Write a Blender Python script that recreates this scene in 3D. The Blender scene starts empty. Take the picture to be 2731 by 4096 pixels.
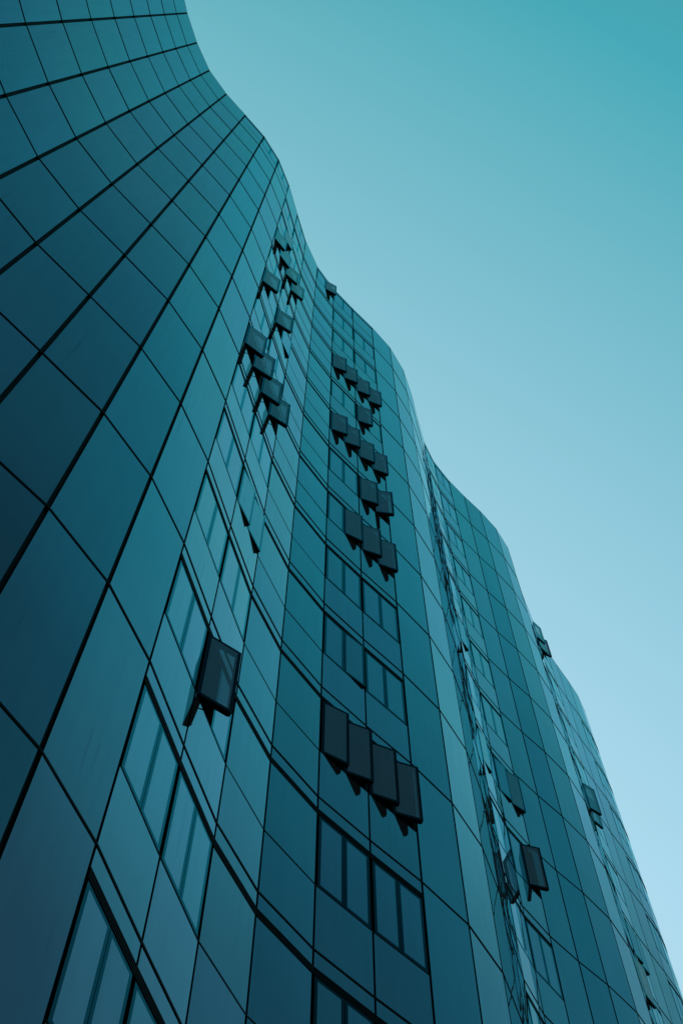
import bpy, math, random
from mathutils import Vector, Matrix

# ------------------------------------------------------------------ camera
S = 3.6                      # storey height in metres
CAM_Z = 1.6
Z0 = 2.642682                # storeys from the eye up to joint number 0
C = bpy.context.scene.collection
scn = bpy.context.scene
scn.render.engine = 'CYCLES'
scn.render.resolution_x, scn.render.resolution_y = 682, 1024
R = [[0.9999980105, 0.0019947311, 0.0],
     [-0.0018265772, 0.9156991494, 0.4018603383],
     [0.0008016033, -0.4018595388, 0.9157009711]]   # world x, y, z seen from the camera (right, down, forward)
cd = bpy.data.cameras.new('camera')
cam = bpy.data.objects.new('camera', cd); C.objects.link(cam)
cd.sensor_fit = 'VERTICAL'; cd.sensor_height = 36.0; cd.lens = 36.0 * 4643.11 / 4096
cd.clip_start = 0.1; cd.clip_end = 5000
m = Matrix.Identity(4)
for i in range(3):
    m[i][0] = R[i][0]; m[i][1] = -R[i][1]; m[i][2] = -R[i][2]
m[0][3], m[1][3], m[2][3] = 0.0, 0.0, CAM_Z
cam.matrix_world = m
scn.camera = cam

# ------------------------------------------------------------------ sky and sun
SUN_EL, SUN_AZ = math.radians(34), math.radians(-28)   # sun behind the building, the glass front is in shade
w = bpy.data.worlds.new('World'); scn.world = w; w.use_nodes = True
nt = w.node_tree; N = nt.nodes; L = nt.links
bg = N['Background']
tc = N.new('ShaderNodeTexCoord')
sep = N.new('ShaderNodeSeparateXYZ'); L.new(tc.outputs['Generated'], sep.inputs[0])
def vm(op, a, b=None, tree=nt):
    n = tree.nodes.new('ShaderNodeVectorMath'); n.operation = op
    for k, v in enumerate((a, b)):
        if v is None: continue
        if hasattr(v, 'is_output'): tree.links.new(v, n.inputs[k])
        else: n.inputs[k].default_value = v
    return n.outputs['Vector']
def scl(vec, f):
    n = N.new('ShaderNodeVectorMath'); n.operation = 'SCALE'
    n.inputs[0].default_value = vec; L.new(f, n.inputs['Scale']); return n.outputs['Vector']
xc = N.new('ShaderNodeMath'); xc.operation = 'MINIMUM'; xc.inputs[1].default_value = 0.4; L.new(sep.outputs[0], xc.inputs[0])
g = vm('ADD', scl((-0.299, -0.242, -0.269), xc.outputs[0]), scl((0.588, 0.498, 0.619), sep.outputs[1]))
g = vm('ADD', g, (0.113, 0.438, 0.520))
def ramp1(src, a, b, lo, hi):
    r = N.new('ShaderNodeMapRange'); r.interpolation_type = 'SMOOTHSTEP'; L.new(src, r.inputs[0])
    r.inputs[1].default_value = a; r.inputs[2].default_value = b; r.inputs[3].default_value = lo; r.inputs[4].default_value = hi
    return r.outputs[0]
def sclv(v, f):
    n = N.new('ShaderNodeVectorMath'); n.operation = 'SCALE'; L.new(v, n.inputs[0]); L.new(f, n.inputs['Scale']); return n.outputs['Vector']
g = sclv(g, ramp1(sep.outputs[0], 0.42, 0.68, 1.0, 0.72))
xy = N.new('ShaderNodeMath'); xy.operation = 'MULTIPLY'; L.new(sep.outputs[0], xy.inputs[0]); L.new(sep.outputs[1], xy.inputs[1])
g = sclv(g, ramp1(xy.outputs[0], 0.165, 0.27, 1.0, 0.72))
g = vm('MAXIMUM', g, (0.062, 0.34, 0.43))
g = vm('MINIMUM', g, (0.46, 0.70, 0.85))
k = ramp1(sep.outputs[1], -0.23, 0.03, 0.0, 1.0)      # sky colour dimmed here, imitating lens vignetting on the left panels
g = vm('MULTIPLY', g, vm('ADD', scl((0.28, 0.43, 0.40), k), (0.72, 0.57, 0.60)))
sky = N.new('ShaderNodeTexSky'); sky.sky_type = 'NISHITA'; sky.sun_disc = False
sky.sun_elevation = SUN_EL; sky.sun_rotation = SUN_AZ
g = vm('ADD', g, vm('MULTIPLY', sky.outputs[0], (0.0010, 0.0012, 0.0012)))
g = vm('MULTIPLY', g, (10.0, 10.0, 10.0))
L.new(g, bg.inputs['Color']); bg.inputs['Strength'].default_value = 0.1
sl = bpy.data.lights.new('sun', 'SUN'); sl.energy = 2.5; sl.angle = math.radians(0.5); sl.color = (1.0, 0.95, 0.88)
so = bpy.data.objects.new('sun', sl); C.objects.link(so)
sd = Vector((math.sin(SUN_AZ) * math.cos(SUN_EL), math.cos(SUN_AZ) * math.cos(SUN_EL), math.sin(SUN_EL)))
so.rotation_euler = sd.to_track_quat('Z', 'Y').to_euler(); so.location = (0, -30, 80)
scn.view_settings.view_transform = 'Standard'; scn.view_settings.look = 'None'
scn.view_settings.exposure = 0.0; scn.view_settings.gamma = 1.0
scn.cycles.max_bounces = 8; scn.cycles.glossy_bounces = 6

# ------------------------------------------------------------------ materials
def newmat(name):
    m = bpy.data.materials.new(name); m.use_nodes = True
    t = m.node_tree; t.nodes.clear()
    o = t.nodes.new('ShaderNodeOutputMaterial'); return m, t, o
def glass_mat(name, mult, dirt=0.02, tint=0.05, wave=0.0009, frit=False, clear=False):
    """coated facade glass: mirror whose reflectance follows a measured-looking Fresnel curve"""
    m, t, o = newmat(name); nn, ll = t.nodes, t.links
    lw = nn.new('ShaderNodeLayerWeight'); lw.inputs['Blend'].default_value = 0.5
    geo = nn.new('ShaderNodeAttribute'); geo.attribute_name = 'pane_random'
    co = nn.new('ShaderNodeTexCoord')
    ramp = nn.new('ShaderNodeValToRGB'); e = ramp.color_ramp.elements
    pts = [(0.0, (.06, .075, .085)), (0.40, (.085, .105, .13)), (0.53, (.075, .145, .19)), (0.60, (.09, .225, .28)), (0.67, (.10, .285, .345)), (0.71, (.11, .325, .385)),
           (0.75, (.15, .385, .445)), (0.79, (.21, .46, .495)), (0.843, (.25, .505, .575)), (0.91, (.30, .61, .64)), (0.955, (.39, .70, .75)), (1.0, (.66, .86, .90))]
    e[0].position, e[0].color = pts[0][0], (*pts[0][1], 1)
    e[1].position, e[1].color = pts[-1][0], (*pts[-1][1], 1)
    for p, c in pts[1:-1]:
        k = e.new(p); k.color = (*c, 1)
    ll.new(lw.outputs['Facing'], ramp.inputs[0])
    # every pane has a slightly different coating
    rr = nn.new('ShaderNodeValToRGB'); e = rr.color_ramp.elements
    a = 1 - tint
    e[0].position, e[0].color = 0, (a, a, a + .03, 1)
    e[1].position, e[1].color = 1, (1.05, 1.0, 1.03, 1)
    for p, c in ((.2, (1.1, .98, 1.02)), (.4, (.94, .99, .99)), (.6, (1.0, 1.015, 1.01)), (.8, (1.08, .97, 1.01))):
        k = e.new(p); k.color = (*c, 1)
    ll.new(geo.outputs['Fac'], rr.inputs[0])
    mu = vm('MULTIPLY', ramp.outputs[0], rr.outputs[0], t)
    # soft cloudiness and vertical wash streaks
    mp = nn.new('ShaderNodeMapping'); mp.inputs['Scale'].default_value = (5.0, 5.0, 0.22)
    ll.new(co.outputs['Object'], mp.inputs[0])
    n1 = nn.new('ShaderNodeTexNoise'); n1.inputs['Scale'].default_value = 1.6; n1.inputs['Detail'].default_value = 6
    ll.new(mp.outputs[0], n1.inputs[0])
    cr = nn.new('ShaderNodeMapRange'); cr.inputs[1].default_value = .35; cr.inputs[2].default_value = .75
    cr.inputs[3].default_value = 1.02; cr.inputs[4].default_value = .955
    ll.new(n1.outputs[0], cr.inputs[0])
    n2 = nn.new('ShaderNodeTexNoise'); n2.inputs['Scale'].default_value = .9; n2.inputs['Detail'].default_value = 3
    ll.new(co.outputs['Object'], n2.inputs[0])
    c2 = nn.new('ShaderNodeMapRange'); c2.inputs[3].default_value = .95; c2.inputs[4].default_value = 1.05
    ll.new(n2.outputs[0], c2.inputs[0])
    mm = nn.new('ShaderNodeMath'); mm.operation = 'MULTIPLY'; ll.new(cr.outputs[0], mm.inputs[0]); ll.new(c2.outputs[0], mm.inputs[1])
    # a few thin dark runs below the joints
    mp3 = nn.new('ShaderNodeMapping'); mp3.inputs['Scale'].default_value = (16.0, 16.0, 0.35); ll.new(co.outputs['Object'], mp3.inputs[0])
    n4 = nn.new('ShaderNodeTexNoise'); n4.inputs['Scale'].default_value = 1.0; n4.inputs['Detail'].default_value = 2; ll.new(mp3.outputs[0], n4.inputs[0])
    c4 = nn.new('ShaderNodeMapRange'); c4.inputs[1].default_value = .68; c4.inputs[2].default_value = .76
    c4.inputs[3].default_value = 1.0; c4.inputs[4].default_value = .84; ll.new(n4.outputs[0], c4.inputs[0])
    m4 = nn.new('ShaderNodeMath'); m4.operation = 'MULTIPLY'; ll.new(mm.outputs[0], m4.inputs[0]); ll.new(c4.outputs[0], m4.inputs[1]); mm = m4
    sc = nn.new('ShaderNodeVectorMath'); sc.operation = 'SCALE'; ll.new(mu, sc.inputs[0]); ll.new(mm.outputs[0], sc.inputs['Scale'])
    fin = vm('MULTIPLY', sc.outputs[0], mult, t)
    if frit:        # printed border: no coating, so weak when seen square-on
        fm = nn.new('ShaderNodeMapRange'); fm.inputs[1].default_value = .52; fm.inputs[2].default_value = .95
        fm.inputs[3].default_value = .17; fm.inputs[4].default_value = .95; ll.new(lw.outputs['Facing'], fm.inputs[0])
        fs = nn.new('ShaderNodeVectorMath'); fs.operation = 'SCALE'; ll.new(fin, fs.inputs[0]); ll.new(fm.outputs[0], fs.inputs['Scale']); fin = fs.outputs[0]
    # roller-wave distortion, different in every pane
    off = nn.new('ShaderNodeVectorMath'); off.operation = 'SCALE'; off.inputs[0].default_value = (37.0, 19.0, 53.0)
    ll.new(geo.outputs['Fac'], off.inputs['Scale'])
    ad = vm('ADD', co.outputs['Object'], off.outputs[0], t)
    mp2 = nn.new('ShaderNodeMapping'); mp2.inputs['Scale'].default_value = (1, 1, .55); ll.new(ad, mp2.inputs[0])
    n3 = nn.new('ShaderNodeTexNoise'); n3.inputs['Scale'].default_value = .75; n3.inputs['Detail'].default_value = 1.5
    ll.new(mp2.outputs[0], n3.inputs[0])
    bp = nn.new('ShaderNodeBump'); bp.inputs['Strength'].default_value = 1.0; bp.inputs['Distance'].default_value = wave * 4
    ll.new(n3.outputs[0], bp.inputs['Height'])
    gl = nn.new('ShaderNodeBsdfGlossy'); gl.inputs['Roughness'].default_value = 0.015
    ll.new(fin, gl.inputs['Color']); ll.new(bp.outputs[0], gl.inputs['Normal'])
    df = nn.new('ShaderNodeBsdfDiffuse'); df.inputs['Color'].default_value = (dirt * (.9 if clear else 1.2), dirt * (.85 if clear else .95), dirt * (.8 if clear else .9), 1)
    adS = nn.new('ShaderNodeAddShader'); ll.new(gl.outputs[0], adS.inputs[0]); ll.new(df.outputs[0], adS.inputs[1])
    if clear:
        tr = nn.new('ShaderNodeBsdfTransparent'); tr.inputs['Color'].default_value = (.16, .20, .21, 1)
        a2 = nn.new('ShaderNodeAddShader'); ll.new(adS.outputs[0], a2.inputs[0]); ll.new(tr.outputs[0], a2.inputs[1])
        ll.new(a2.outputs[0], o.inputs[0]); return m
    ll.new(adS.outputs[0], o.inputs[0]); return m
def plain(name, col, rough=0.5, spec=0.3, metal=0.0, var=0.15, scale=3.0):
    m, t, o = newmat(name); nn, ll = t.nodes, t.links
    b = nn.new('ShaderNodeBsdfPrincipled'); b.inputs['Roughness'].default_value = rough
    b.inputs['Specular IOR Level'].default_value = spec; b.inputs['Metallic'].default_value = metal
    co = nn.new('ShaderNodeTexCoord'); n = nn.new('ShaderNodeTexNoise'); n.inputs['Scale'].default_value = scale
    n.inputs['Detail'].default_value = 5; ll.new(co.outputs['Object'], n.inputs[0])
    r = nn.new('ShaderNodeMapRange'); r.inputs[3].default_value = 1 - var; r.inputs[4].default_value = 1 + var
    ll.new(n.outputs[0], r.inputs[0])
    s = nn.new('ShaderNodeVectorMath'); s.operation = 'SCALE'; s.inputs[0].default_value = col
    ll.new(r.outputs[0], s.inputs['Scale']); ll.new(s.outputs[0], b.inputs['Base Color'])
    ll.new(b.outputs[0], o.inputs[0]); return m
M_GLASS = glass_mat('facade_glass', (1, 1, 1))
M_PANE = glass_mat('window_glass', (1.02, 1.02, 1.03), tint=.10)
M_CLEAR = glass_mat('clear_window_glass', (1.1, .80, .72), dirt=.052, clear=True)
M_FRIT = glass_mat('window_glass_border', (.25, .95, .98), dirt=.003, tint=.03, frit=True)
M_BLACK = plain('black_aluminium', (.003, .0038, .0042), .6, .05)
M_VOID = plain('unlit_room_black', (.002, .002, .002), .9, .0)
M_COPING = plain('coping_metal', (.05, .13, .15), .35, .4)
M_RENDER = plain('grey_render', (.22, .24, .25), .8, .2)
M_PAVE = None

# ------------------------------------------------------------------ mesh helper
class MB:
    def __init__(s): s.v = []; s.f = []; s.m = []; s.r = []
    def seed(s, x): s.r += [x]*(len(s.v)-len(s.r))      # one random number for the pane just added
    def quad(s, a, b, c, d, m=0):
        n = len(s.v); s.v += [tuple(a), tuple(b), tuple(c), tuple(d)]; s.f.append((n, n+1, n+2, n+3)); s.m.append(m)
    def box8(s, p, mats=(0,)*6):
        """p: 8 points, 0-3 back face and 4-7 front face, both counter-clockwise seen from the front"""
        n = len(s.v); s.v += [tuple(q) for q in p]
        for k, fc in enumerate(((4,5,6,7),(3,2,1,0),(0,1,5,4),(1,2,6,5),(2,3,7,6),(3,0,4,7))):
            s.f.append(tuple(n+i for i in fc)); s.m.append(mats[k])
    def build(s, name, mats, parent=None):
        me = bpy.data.meshes.new(name); me.from_pydata(s.v, [], s.f)
        for m in mats: me.materials.append(m)
        me.polygons.foreach_set('material_index', s.m); me.update()
        if s.r:
            at = me.attributes.new('pane_random', 'FLOAT', 'POINT'); at.data.foreach_set('value', s.r)
        o = bpy.data.objects.new(name, me); C.objects.link(o)
        if parent: o.parent = parent
        return o

# ------------------------------------------------------------------ plan of the wavy front (in storeys, camera at the origin)
PT = {1:(-1.919,.123),2:(-1.815,.463),3:(-1.673,.786),4:(-1.470,1.066),5:(-1.236,1.320),6:(-1.003,1.581),7:(-.819,1.873),8:(-.694,2.191),
 9:(-.590,2.558),10:(-.482,2.918),11:(-.331,3.257),12:(-.112,3.558),13:(.145,3.825),14:(.411,4.087),15:(.663,4.371),16:(.858,4.698),
 17:(.982,5.052),18:(1.079,5.420),19:(1.180,5.765),20:(1.329,6.066),21:(1.554,6.357),22:(1.788,6.605),23:(2.030,6.840),24:(2.283,7.125),
 25:(2.481,7.445),26:(2.602,7.799),27:(2.717,8.155),28:(2.900,8.590),29:(2.994,8.865),30:(3.173,9.179),31:(3.355,9.454),32:(3.557,9.744),
 33:(3.732,10.016),34:(3.875,10.323),35:(3.999,10.672)}
x, y = PT[1]
for i, h in enumerate((79, 79, 75, 68, 60, 52, 46, 45, 50, 60)):
    x -= .35*math.cos(math.radians(h)); y -= .35*math.sin(math.radians(h)); PT[-i] = (x, y)
x, y = PT[35]
for i, h in enumerate((73, 77, 84, 92, 98, 98, 92, 84, 77, 72, 72, 76)):
    x += .37*math.cos(math.radians(h)); y += .37*math.sin(math.radians(h)); PT[36+i] = (x, y)
I0, I1 = min(PT), max(PT)
P = {i: Vector((PT[i][0]*S, PT[i][1]*S, 0)) for i in PT}
K0, K1 = -3, 12
def zw(z): return (Z0 + z)*S + CAM_Z
UP = Vector((0, 0, 1))
def seg(i):
    d = P[i+1]-P[i]; l = d.length; d = d/l
    return P[i], d, Vector((d.y, -d.x, 0)), l          # origin, along, outward, length
def mitre(i):
    if i == I0: return seg(i)[2]
    if i == I1: return seg(i-1)[2]
    a, b = seg(i-1)[2], seg(i)[2]; n = (a+b).normalized(); return n/ n.dot(b)
def box(mb, o, d, n, u0, u1, n0, n1, z0, z1, mats=(0,)*6):
    q = lambda u, nn, z: o + d*u + n*nn + UP*z
    mb.box8([q(u0,n0,z0), q(u1,n0,z0), q(u1,n0,z1), q(u0,n0,z1), q(u0,n1,z0), q(u1,n1,z0), q(u1,n1,z1), q(u0,n1,z1)], mats)
def strip(mb, i0, i1, n0, n1, z0, z1, e0=0.0, e1=0.0):
    """a bar swept along the front from line i0 to line i1, mitred at every kink"""
    prev = None
    for i in range(i0, i1+1):
        mt = mitre(i); p = P[i]
        if i == i0: mt = seg(i)[2]; p = p - seg(i)[1]*e0
        if i == i1: mt = seg(i-1)[2]; p = p + seg(i-1)[1]*e1
        cur = (p+mt*n0, p+mt*n1)
        if prev:
            a, b = prev; c, d = cur
            mb.box8([a+UP*z0, c+UP*z0, c+UP*z1, a+UP*z1, b+UP*z0, d+UP*z0, d+UP*z1, b+UP*z1])
        prev = cur

# window columns
def groups(k):
    if k == 12: return [(5, 8), (9, 10), (11, 14), (19, 21), (28, 30)]
    return [(8, 14), (19, 21), (27, 30), (32, 34), (-6, -4)]
def has_window(c, k):
    if k == 12: return c in (6, 7, 9, 11, 12, 19, 20, 28, 29)
    return c in (8, 9, 12, 13, 19, 20, 27, 28, 29, 32, 33, -6, -5)
def banded(c, k): return any(a <= c < b for a, b in groups(k))
ZS, ZL0, ZL1 = .38, .868, .910
GH = .020     # half of a horizontal joint
def gv(i): return .038 if i <= 7 else (.024 if i < 14 else .031)

random.seed(4)
tower = bpy.data.objects.new('glass_tower', None); C.objects.link(tower)
tower.location = (0, 0, 0)
tower['label'] = 'tall wavy blue-green glass office tower with black joints and scattered open windows'
tower['category'] = 'building'

# ------------------------------------------------------------------ opaque core, roof, rear walls
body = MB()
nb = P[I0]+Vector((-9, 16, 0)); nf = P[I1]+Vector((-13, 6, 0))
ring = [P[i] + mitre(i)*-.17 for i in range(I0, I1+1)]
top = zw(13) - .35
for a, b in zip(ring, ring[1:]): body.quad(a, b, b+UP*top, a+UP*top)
core = body.build('dark_backing', [M_VOID], tower)  # black sheet; the darkness of the unlit rooms is put into its colour
rw = MB()
poly = ring + [nf, nb]
for a, b in ((ring[-1], nf), (nf, nb), (nb, ring[0])): rw.quad(a, b, b+UP*(top+.3), a+UP*(top+.3))
rw.build('rear_wall', [M_RENDER], tower)
rf = MB(); n = len(poly); rf.v = [tuple(p+UP*top) for p in poly]; rf.f = [tuple(range(n))]; rf.m = [0]
rf.build('roof', [M_RENDER], tower)
cp = MB(); strip(cp, I0, I1, -.32, .004, zw(13)-.012, zw(13)+.012); cp.build('coping', [M_COPING], tower)
pb = MB(); strip(pb, I0, I1, -.28, -.16, top-.02, zw(13)-.012); pb.build('parapet', [M_RENDER], tower)
pl = MB(); strip(pl, I0, I1, -.16, .05, 0.0, zw(K0)-.03); pl.build('plinth', [M_BLACK], tower)

# ------------------------------------------------------------------ vertical mullions, horizontal transoms, ribbed ledges
for i in range(I0, I1+1):
    mb = MB(); mt = mitre(i).normalized(); d = Vector((-mt.y, mt.x, 0))
    box(mb, P[i], d, mt, -.05, .05, -.165, -.031, zw(K0), zw(13)-.02)
    mb.build('mullion', [M_BLACK], tower)
for k in range(K0, K1+1):
    mb = MB(); strip(mb, I0, I1, -.16, -.0315, zw(k)-.05, zw(k)+.05); strip(mb, I0, I1, -.0314, .011, zw(k)-.020, zw(k)+.016); mb.build('transom', [M_BLACK], tower)
    for a, b in groups(k):
        mb = MB(); strip(mb, a, b, -.16, -.032, zw(k+ZS)-.045, zw(k+ZS)+.045); strip(mb, a, b, -.0319, .005, zw(k+ZS)-.015, zw(k+ZS)+.012, -.026, -.026); mb.build('transom', [M_BLACK], tower)
        mb = MB(); z0, z1 = zw(k+ZL0), zw(k+ZL1); h = z1-z0
        strip(mb, a, b, -.158, -.004, z0, z1, -.012, -.012)
        for q in range(4):
            zz = z0 + h*(.02+.26*q); strip(mb, a, b, -.003, .010, zz, zz+h*.15, -.012, -.012)
        mb.build('ledge', [M_BLACK], tower)

# ------------------------------------------------------------------ glass cladding, one part per bay (its panels are one pattern)
SIDE = (0, 1, 1, 1, 1, 1)
def project(p):
    v = Vector((p.x, p.y, p.z-CAM_Z)); cx = sum(R[i][0]*v[i] for i in range(3)); cy = sum(R[i][1]*v[i] for i in range(3)); cz = sum(R[i][2]*v[i] for i in range(3))
    return (341+1160.8*cx/cz, 512+1160.8*cy/cz) if cz > .1 else (1e6, 1e6)
def quad_area(q):
    q = [project(p) for p in q]
    mx = sum(p[0] for p in q)/4; my = sum(p[1] for p in q)/4
    if not (-40 < mx < 722 and -60 < my < 1084): return 0
    return -sum(q[i][0]*q[(i+1) % 4][1]-q[(i+1) % 4][0]*q[i][1] for i in range(4))/2
PAN = {'glass_panel': [], 'spandrel_panel': [], 'spandrel_strip': []}
for c in range(I0, I1):
    o, d, nrm, l = seg(c); u0, u1 = gv(c), l-gv(c+1)
    def panel(kind, za, zb):
        t = [random.uniform(-.0012, .0012) for _ in range(3)]       # each pane is set a hair out of true
        q = lambda u, nn, z: o + d*u + nrm*nn + UP*z
        pts = [q(u0,-.03,za), q(u1,-.03,za), q(u1,-.03,zb), q(u0,-.03,zb), q(u0,t[0],za), q(u1,t[1],za), q(u1,t[2],zb), q(u0,t[0]+t[2]-t[1],zb)]
        PAN[kind].append((quad_area(pts[4:]), pts, min(1, max(0, random.gauss(.5, .25)))))
    for k in range(K0, K1+1):
        zb = zw(k)+GH*1.2; zt = zw(k+1) - (GH*1.2 if k < K1 else .014)
        if not banded(c, k): panel('glass_panel', zb, zt); continue
        panel('spandrel_panel', zb, zw(k+ZS)-GH)
        if not has_window(c, k): panel('glass_panel', zw(k+ZS)+GH, zw(k+ZL0)-.002)
        panel('spandrel_strip', zw(k+ZL1)+.002, zt)
for kind, lst in PAN.items():
    lst.sort(key=lambda a: -a[0]); rest = MB()
    for i, (ar, pts, rnd) in enumerate(lst):
        mb = MB() if i < 100 else rest
        mb.box8(pts, SIDE); mb.seed(rnd)
        if i < 100: mb.build(kind, [M_GLASS, M_BLACK], tower)
    r_ = rest.build(kind, [M_GLASS, M_BLACK], tower); r_['kind'] = 'stuff'

# ------------------------------------------------------------------ casement windows
OPEN = {}
for t in """8 9 L 23|8 10 R 13|8 9 R 20|9 9 L 31|9 9 R 33|8 7 L 36|9 7 L 40|8 5 L 36|8 5 R 40|9 5 L 38|9 5 R 39.5|11 12 R 25|12 9 L 25|12 9 R 25|13 9 L 23|13 9 R 25|13 8 L 26|12 7 L 27|12 7 R 27|13 7 L 22|13 7 R 24|13 6 L 26|13 6 R 37.5|12 5 R 19|13 5 L 25|13 5 R 24|9 1 L 38|12 2 L 16|12 2 R 23|13 2 L 22.5|13 2 R 25.5|20 5 R 15|20 4 R 37|9 7 R 7|9 3 L 6|9 3 R 7|12 3 R 5|20 5 L 6|19 5 L 6|19 7 L 8|28 8 L 36|28 8 R 27|28 12 L 27|28 12 R 25|29 12 L 34|29 6 L 8|29 6 R 7|27 5 R 12""".split('|'):
    a, b, s, ang = t.split(); OPEN[(int(a), int(b), s)] = float(ang)
WIN = []
for c in range(I0, I1):
    for k in range(K0, K1+1):
        if has_window(c, k):
            for s in 'LR': WIN.append((c, k, s))
def window_frame_of(c, k, s):
    o, d, nrm, l = seg(c); gap, mid = .050, .009
    u0, u1 = (gap, l/2-mid) if s == 'L' else (l/2+mid, l-gap)
    if c == 28:      # this short bay has uneven sashes
        u0, u1 = (gap, gap+.66) if s == 'L' else (.73, 1.36 if (c, k, s) in OPEN else l-gap)
    return o, d, nrm, u0, u1, zw(k+ZS)+.020, zw(k+ZL0)-.010
def area(w):
    o, d, nrm, u0, u1, z0, z1 = window_frame_of(*w)
    return abs(quad_area([o+d*u+UP*z for u, z in ((u0, z0), (u1, z0), (u1, z1), (u0, z1))]))
WIN.sort(key=lambda w: -(area(w) + (1e6 if w in OPEN else 0)))
FR = .062    # printed black-green border of a pane
def sash(mbF, mbP, c, k, s, ang, bm=1):
    """frame boxes into mbF, glazing into mbP; hinged on its left edge, swung out by ang degrees"""
    o, d, nrm, u0, u1, z0, z1 = window_frame_of(c, k, s)
    a = math.radians(ang)
    h = o + d*u0
    dd = d*math.cos(a) + nrm*math.sin(a); nn = nrm*math.cos(a) - d*math.sin(a)
    w_ = u1-u0; D = -.085
    b = .055
    for (ua, ub, za, zb) in ((0, b, z0, z1), (w_-b, w_, z0, z1), (b, w_-b, z0, z0+b), (b, w_-b, z1-b, z1)):
        box(mbF, h, dd, nn, ua, ub, D, -.010, za, zb)
    if ang > 0:      # stepped rebate seen on opened frames
        box(mbF, h, dd, nn, .02, w_-.02, D-.022, D-.001, z0+.015, z0+.045)
        box(mbF, h, dd, nn, .02, w_-.02, D-.022, D-.001, z1-.045, z1-.015)
        box(mbF, h, dd, nn, w_-.05, w_-.02, D-.022, D-.001, z0+.046, z1-.046)
    q = lambda u, n_, z: h + dd*u + nn*n_ + UP*z
    e = .003
    O = [(-e, z0-e), (w_+e, z0-e), (w_+e, z1+e), (-e, z1+e)]
    I = [(FR, z0+FR), (w_-FR, z0+FR), (w_-FR, z1-FR), (FR, z1-FR)]
    base = len(mbP.v); t = random.uniform(-.001, .001)
    mbP.v += [tuple(q(u, -.008, z)) for u, z in O] + [tuple(q(u, 0, z)) for u, z in O] + [tuple(q(u, 0, z)) for u, z in I]
    for i in range(4):
        j = (i+1) % 4
        mbP.f.append((base+4+i, base+4+j, base+8+j, base+8+i)); mbP.m.append(1)
        mbP.f.append((base+i, base+j, base+4+j, base+4+i)); mbP.m.append(2)
    b2 = len(mbP.v); mbP.v += [tuple(q(u, 0, z)) for u, z in I]
    mbP.f.append((b2, b2+1, b2+2, b2+3)); mbP.m.append(0)
    mbP.seed(min(1, max(0, random.gauss(.5, .25))))
rest_f, rest_p = MB(), MB()
for idx, wkey in enumerate(WIN):
    c, k, s = wkey; ang = OPEN.get(wkey, 0.0)
    if idx < 100:
        f_, p_ = MB(), MB(); sash(f_, p_, c, k, s, ang)
        wo = f_.build('window', [M_BLACK], tower)
        p_.build('pane', [M_CLEAR if ang >= 12 else M_PANE, M_FRIT, M_BLACK], wo)
        if ang >= 12:
            o, d, nrm, u0, u1, z0, z1 = window_frame_of(c, k, s); a = math.radians(ang)
            w_ = u1-u0; h = o+d*u0; dd = d*math.cos(a)+nrm*math.sin(a)
            for zz in (z0+.03, z1-.05):
                st = MB(); A = h + d*(w_*.62) + nrm*-.05; B = h + dd*(w_*.45) + nrm*-.01
                v = (B-A).normalized(); nv = Vector((v.y, -v.x, 0))
                box(st, A, v, nv, 0, (B-A).length, -.008, .008, zz, zz+.014); st.build('stay_arm', [M_BLACK], wo)
            wo['label'] = 'casement window swung open on its left hinge'
        elif ang > 0: wo['label'] = 'casement window standing slightly ajar'
    else:
        sash(rest_f, rest_p, c, k, s, ang)
ro = rest_f.build('window', [M_BLACK], tower); ro['kind'] = 'stuff'
po = rest_p.build('pane', [M_PANE, M_FRIT, M_BLACK], ro); po['kind'] = 'stuff'

# ------------------------------------------------------------------ ground
def pave():
    m, t, o = newmat('stone_paving'); nn, ll = t.nodes, t.links
    co = nn.new('ShaderNodeTexCoord'); br = nn.new('ShaderNodeTexBrick')
    br.inputs['Scale'].default_value = 1.0; br.inputs['Color1'].default_value = (.20, .21, .21, 1); br.inputs['Color2'].default_value = (.26, .27, .27, 1)
    br.inputs['Mortar'].default_value = (.08, .08, .08, 1); br.inputs['Mortar Size'].default_value = .012
    br.inputs['Brick Width'].default_value = 1.2; br.inputs['Row Height'].default_value = .6
    ll.new(co.outputs['Object'], br.inputs[0])
    n = nn.new('ShaderNodeTexNoise'); n.inputs['Scale'].default_value = .7; n.inputs['Detail'].default_value = 6; ll.new(co.outputs['Object'], n.inputs[0])
    r = nn.new('ShaderNodeMapRange'); r.inputs[3].default_value = .75; r.inputs[4].default_value = 1.2; ll.new(n.outputs[0], r.inputs[0])
    s = nn.new('ShaderNodeVectorMath'); s.operation = 'SCALE'; ll.new(br.outputs[0], s.inputs[0]); ll.new(r.outputs[0], s.inputs['Scale'])
    b = nn.new('ShaderNodeBsdfPrincipled'); b.inputs['Roughness'].default_value = .75; ll.new(s.outputs[0], b.inputs['Base Color'])
    ll.new(b.outputs[0], o.inputs[0]); return m
gm = MB(); gm.quad((-1500, -1500, 0), (1500, -1500, 0), (1500, 1500, 0), (-1500, 1500, 0))
go = gm.build('ground', [pave()]); go['kind'] = 'structure'
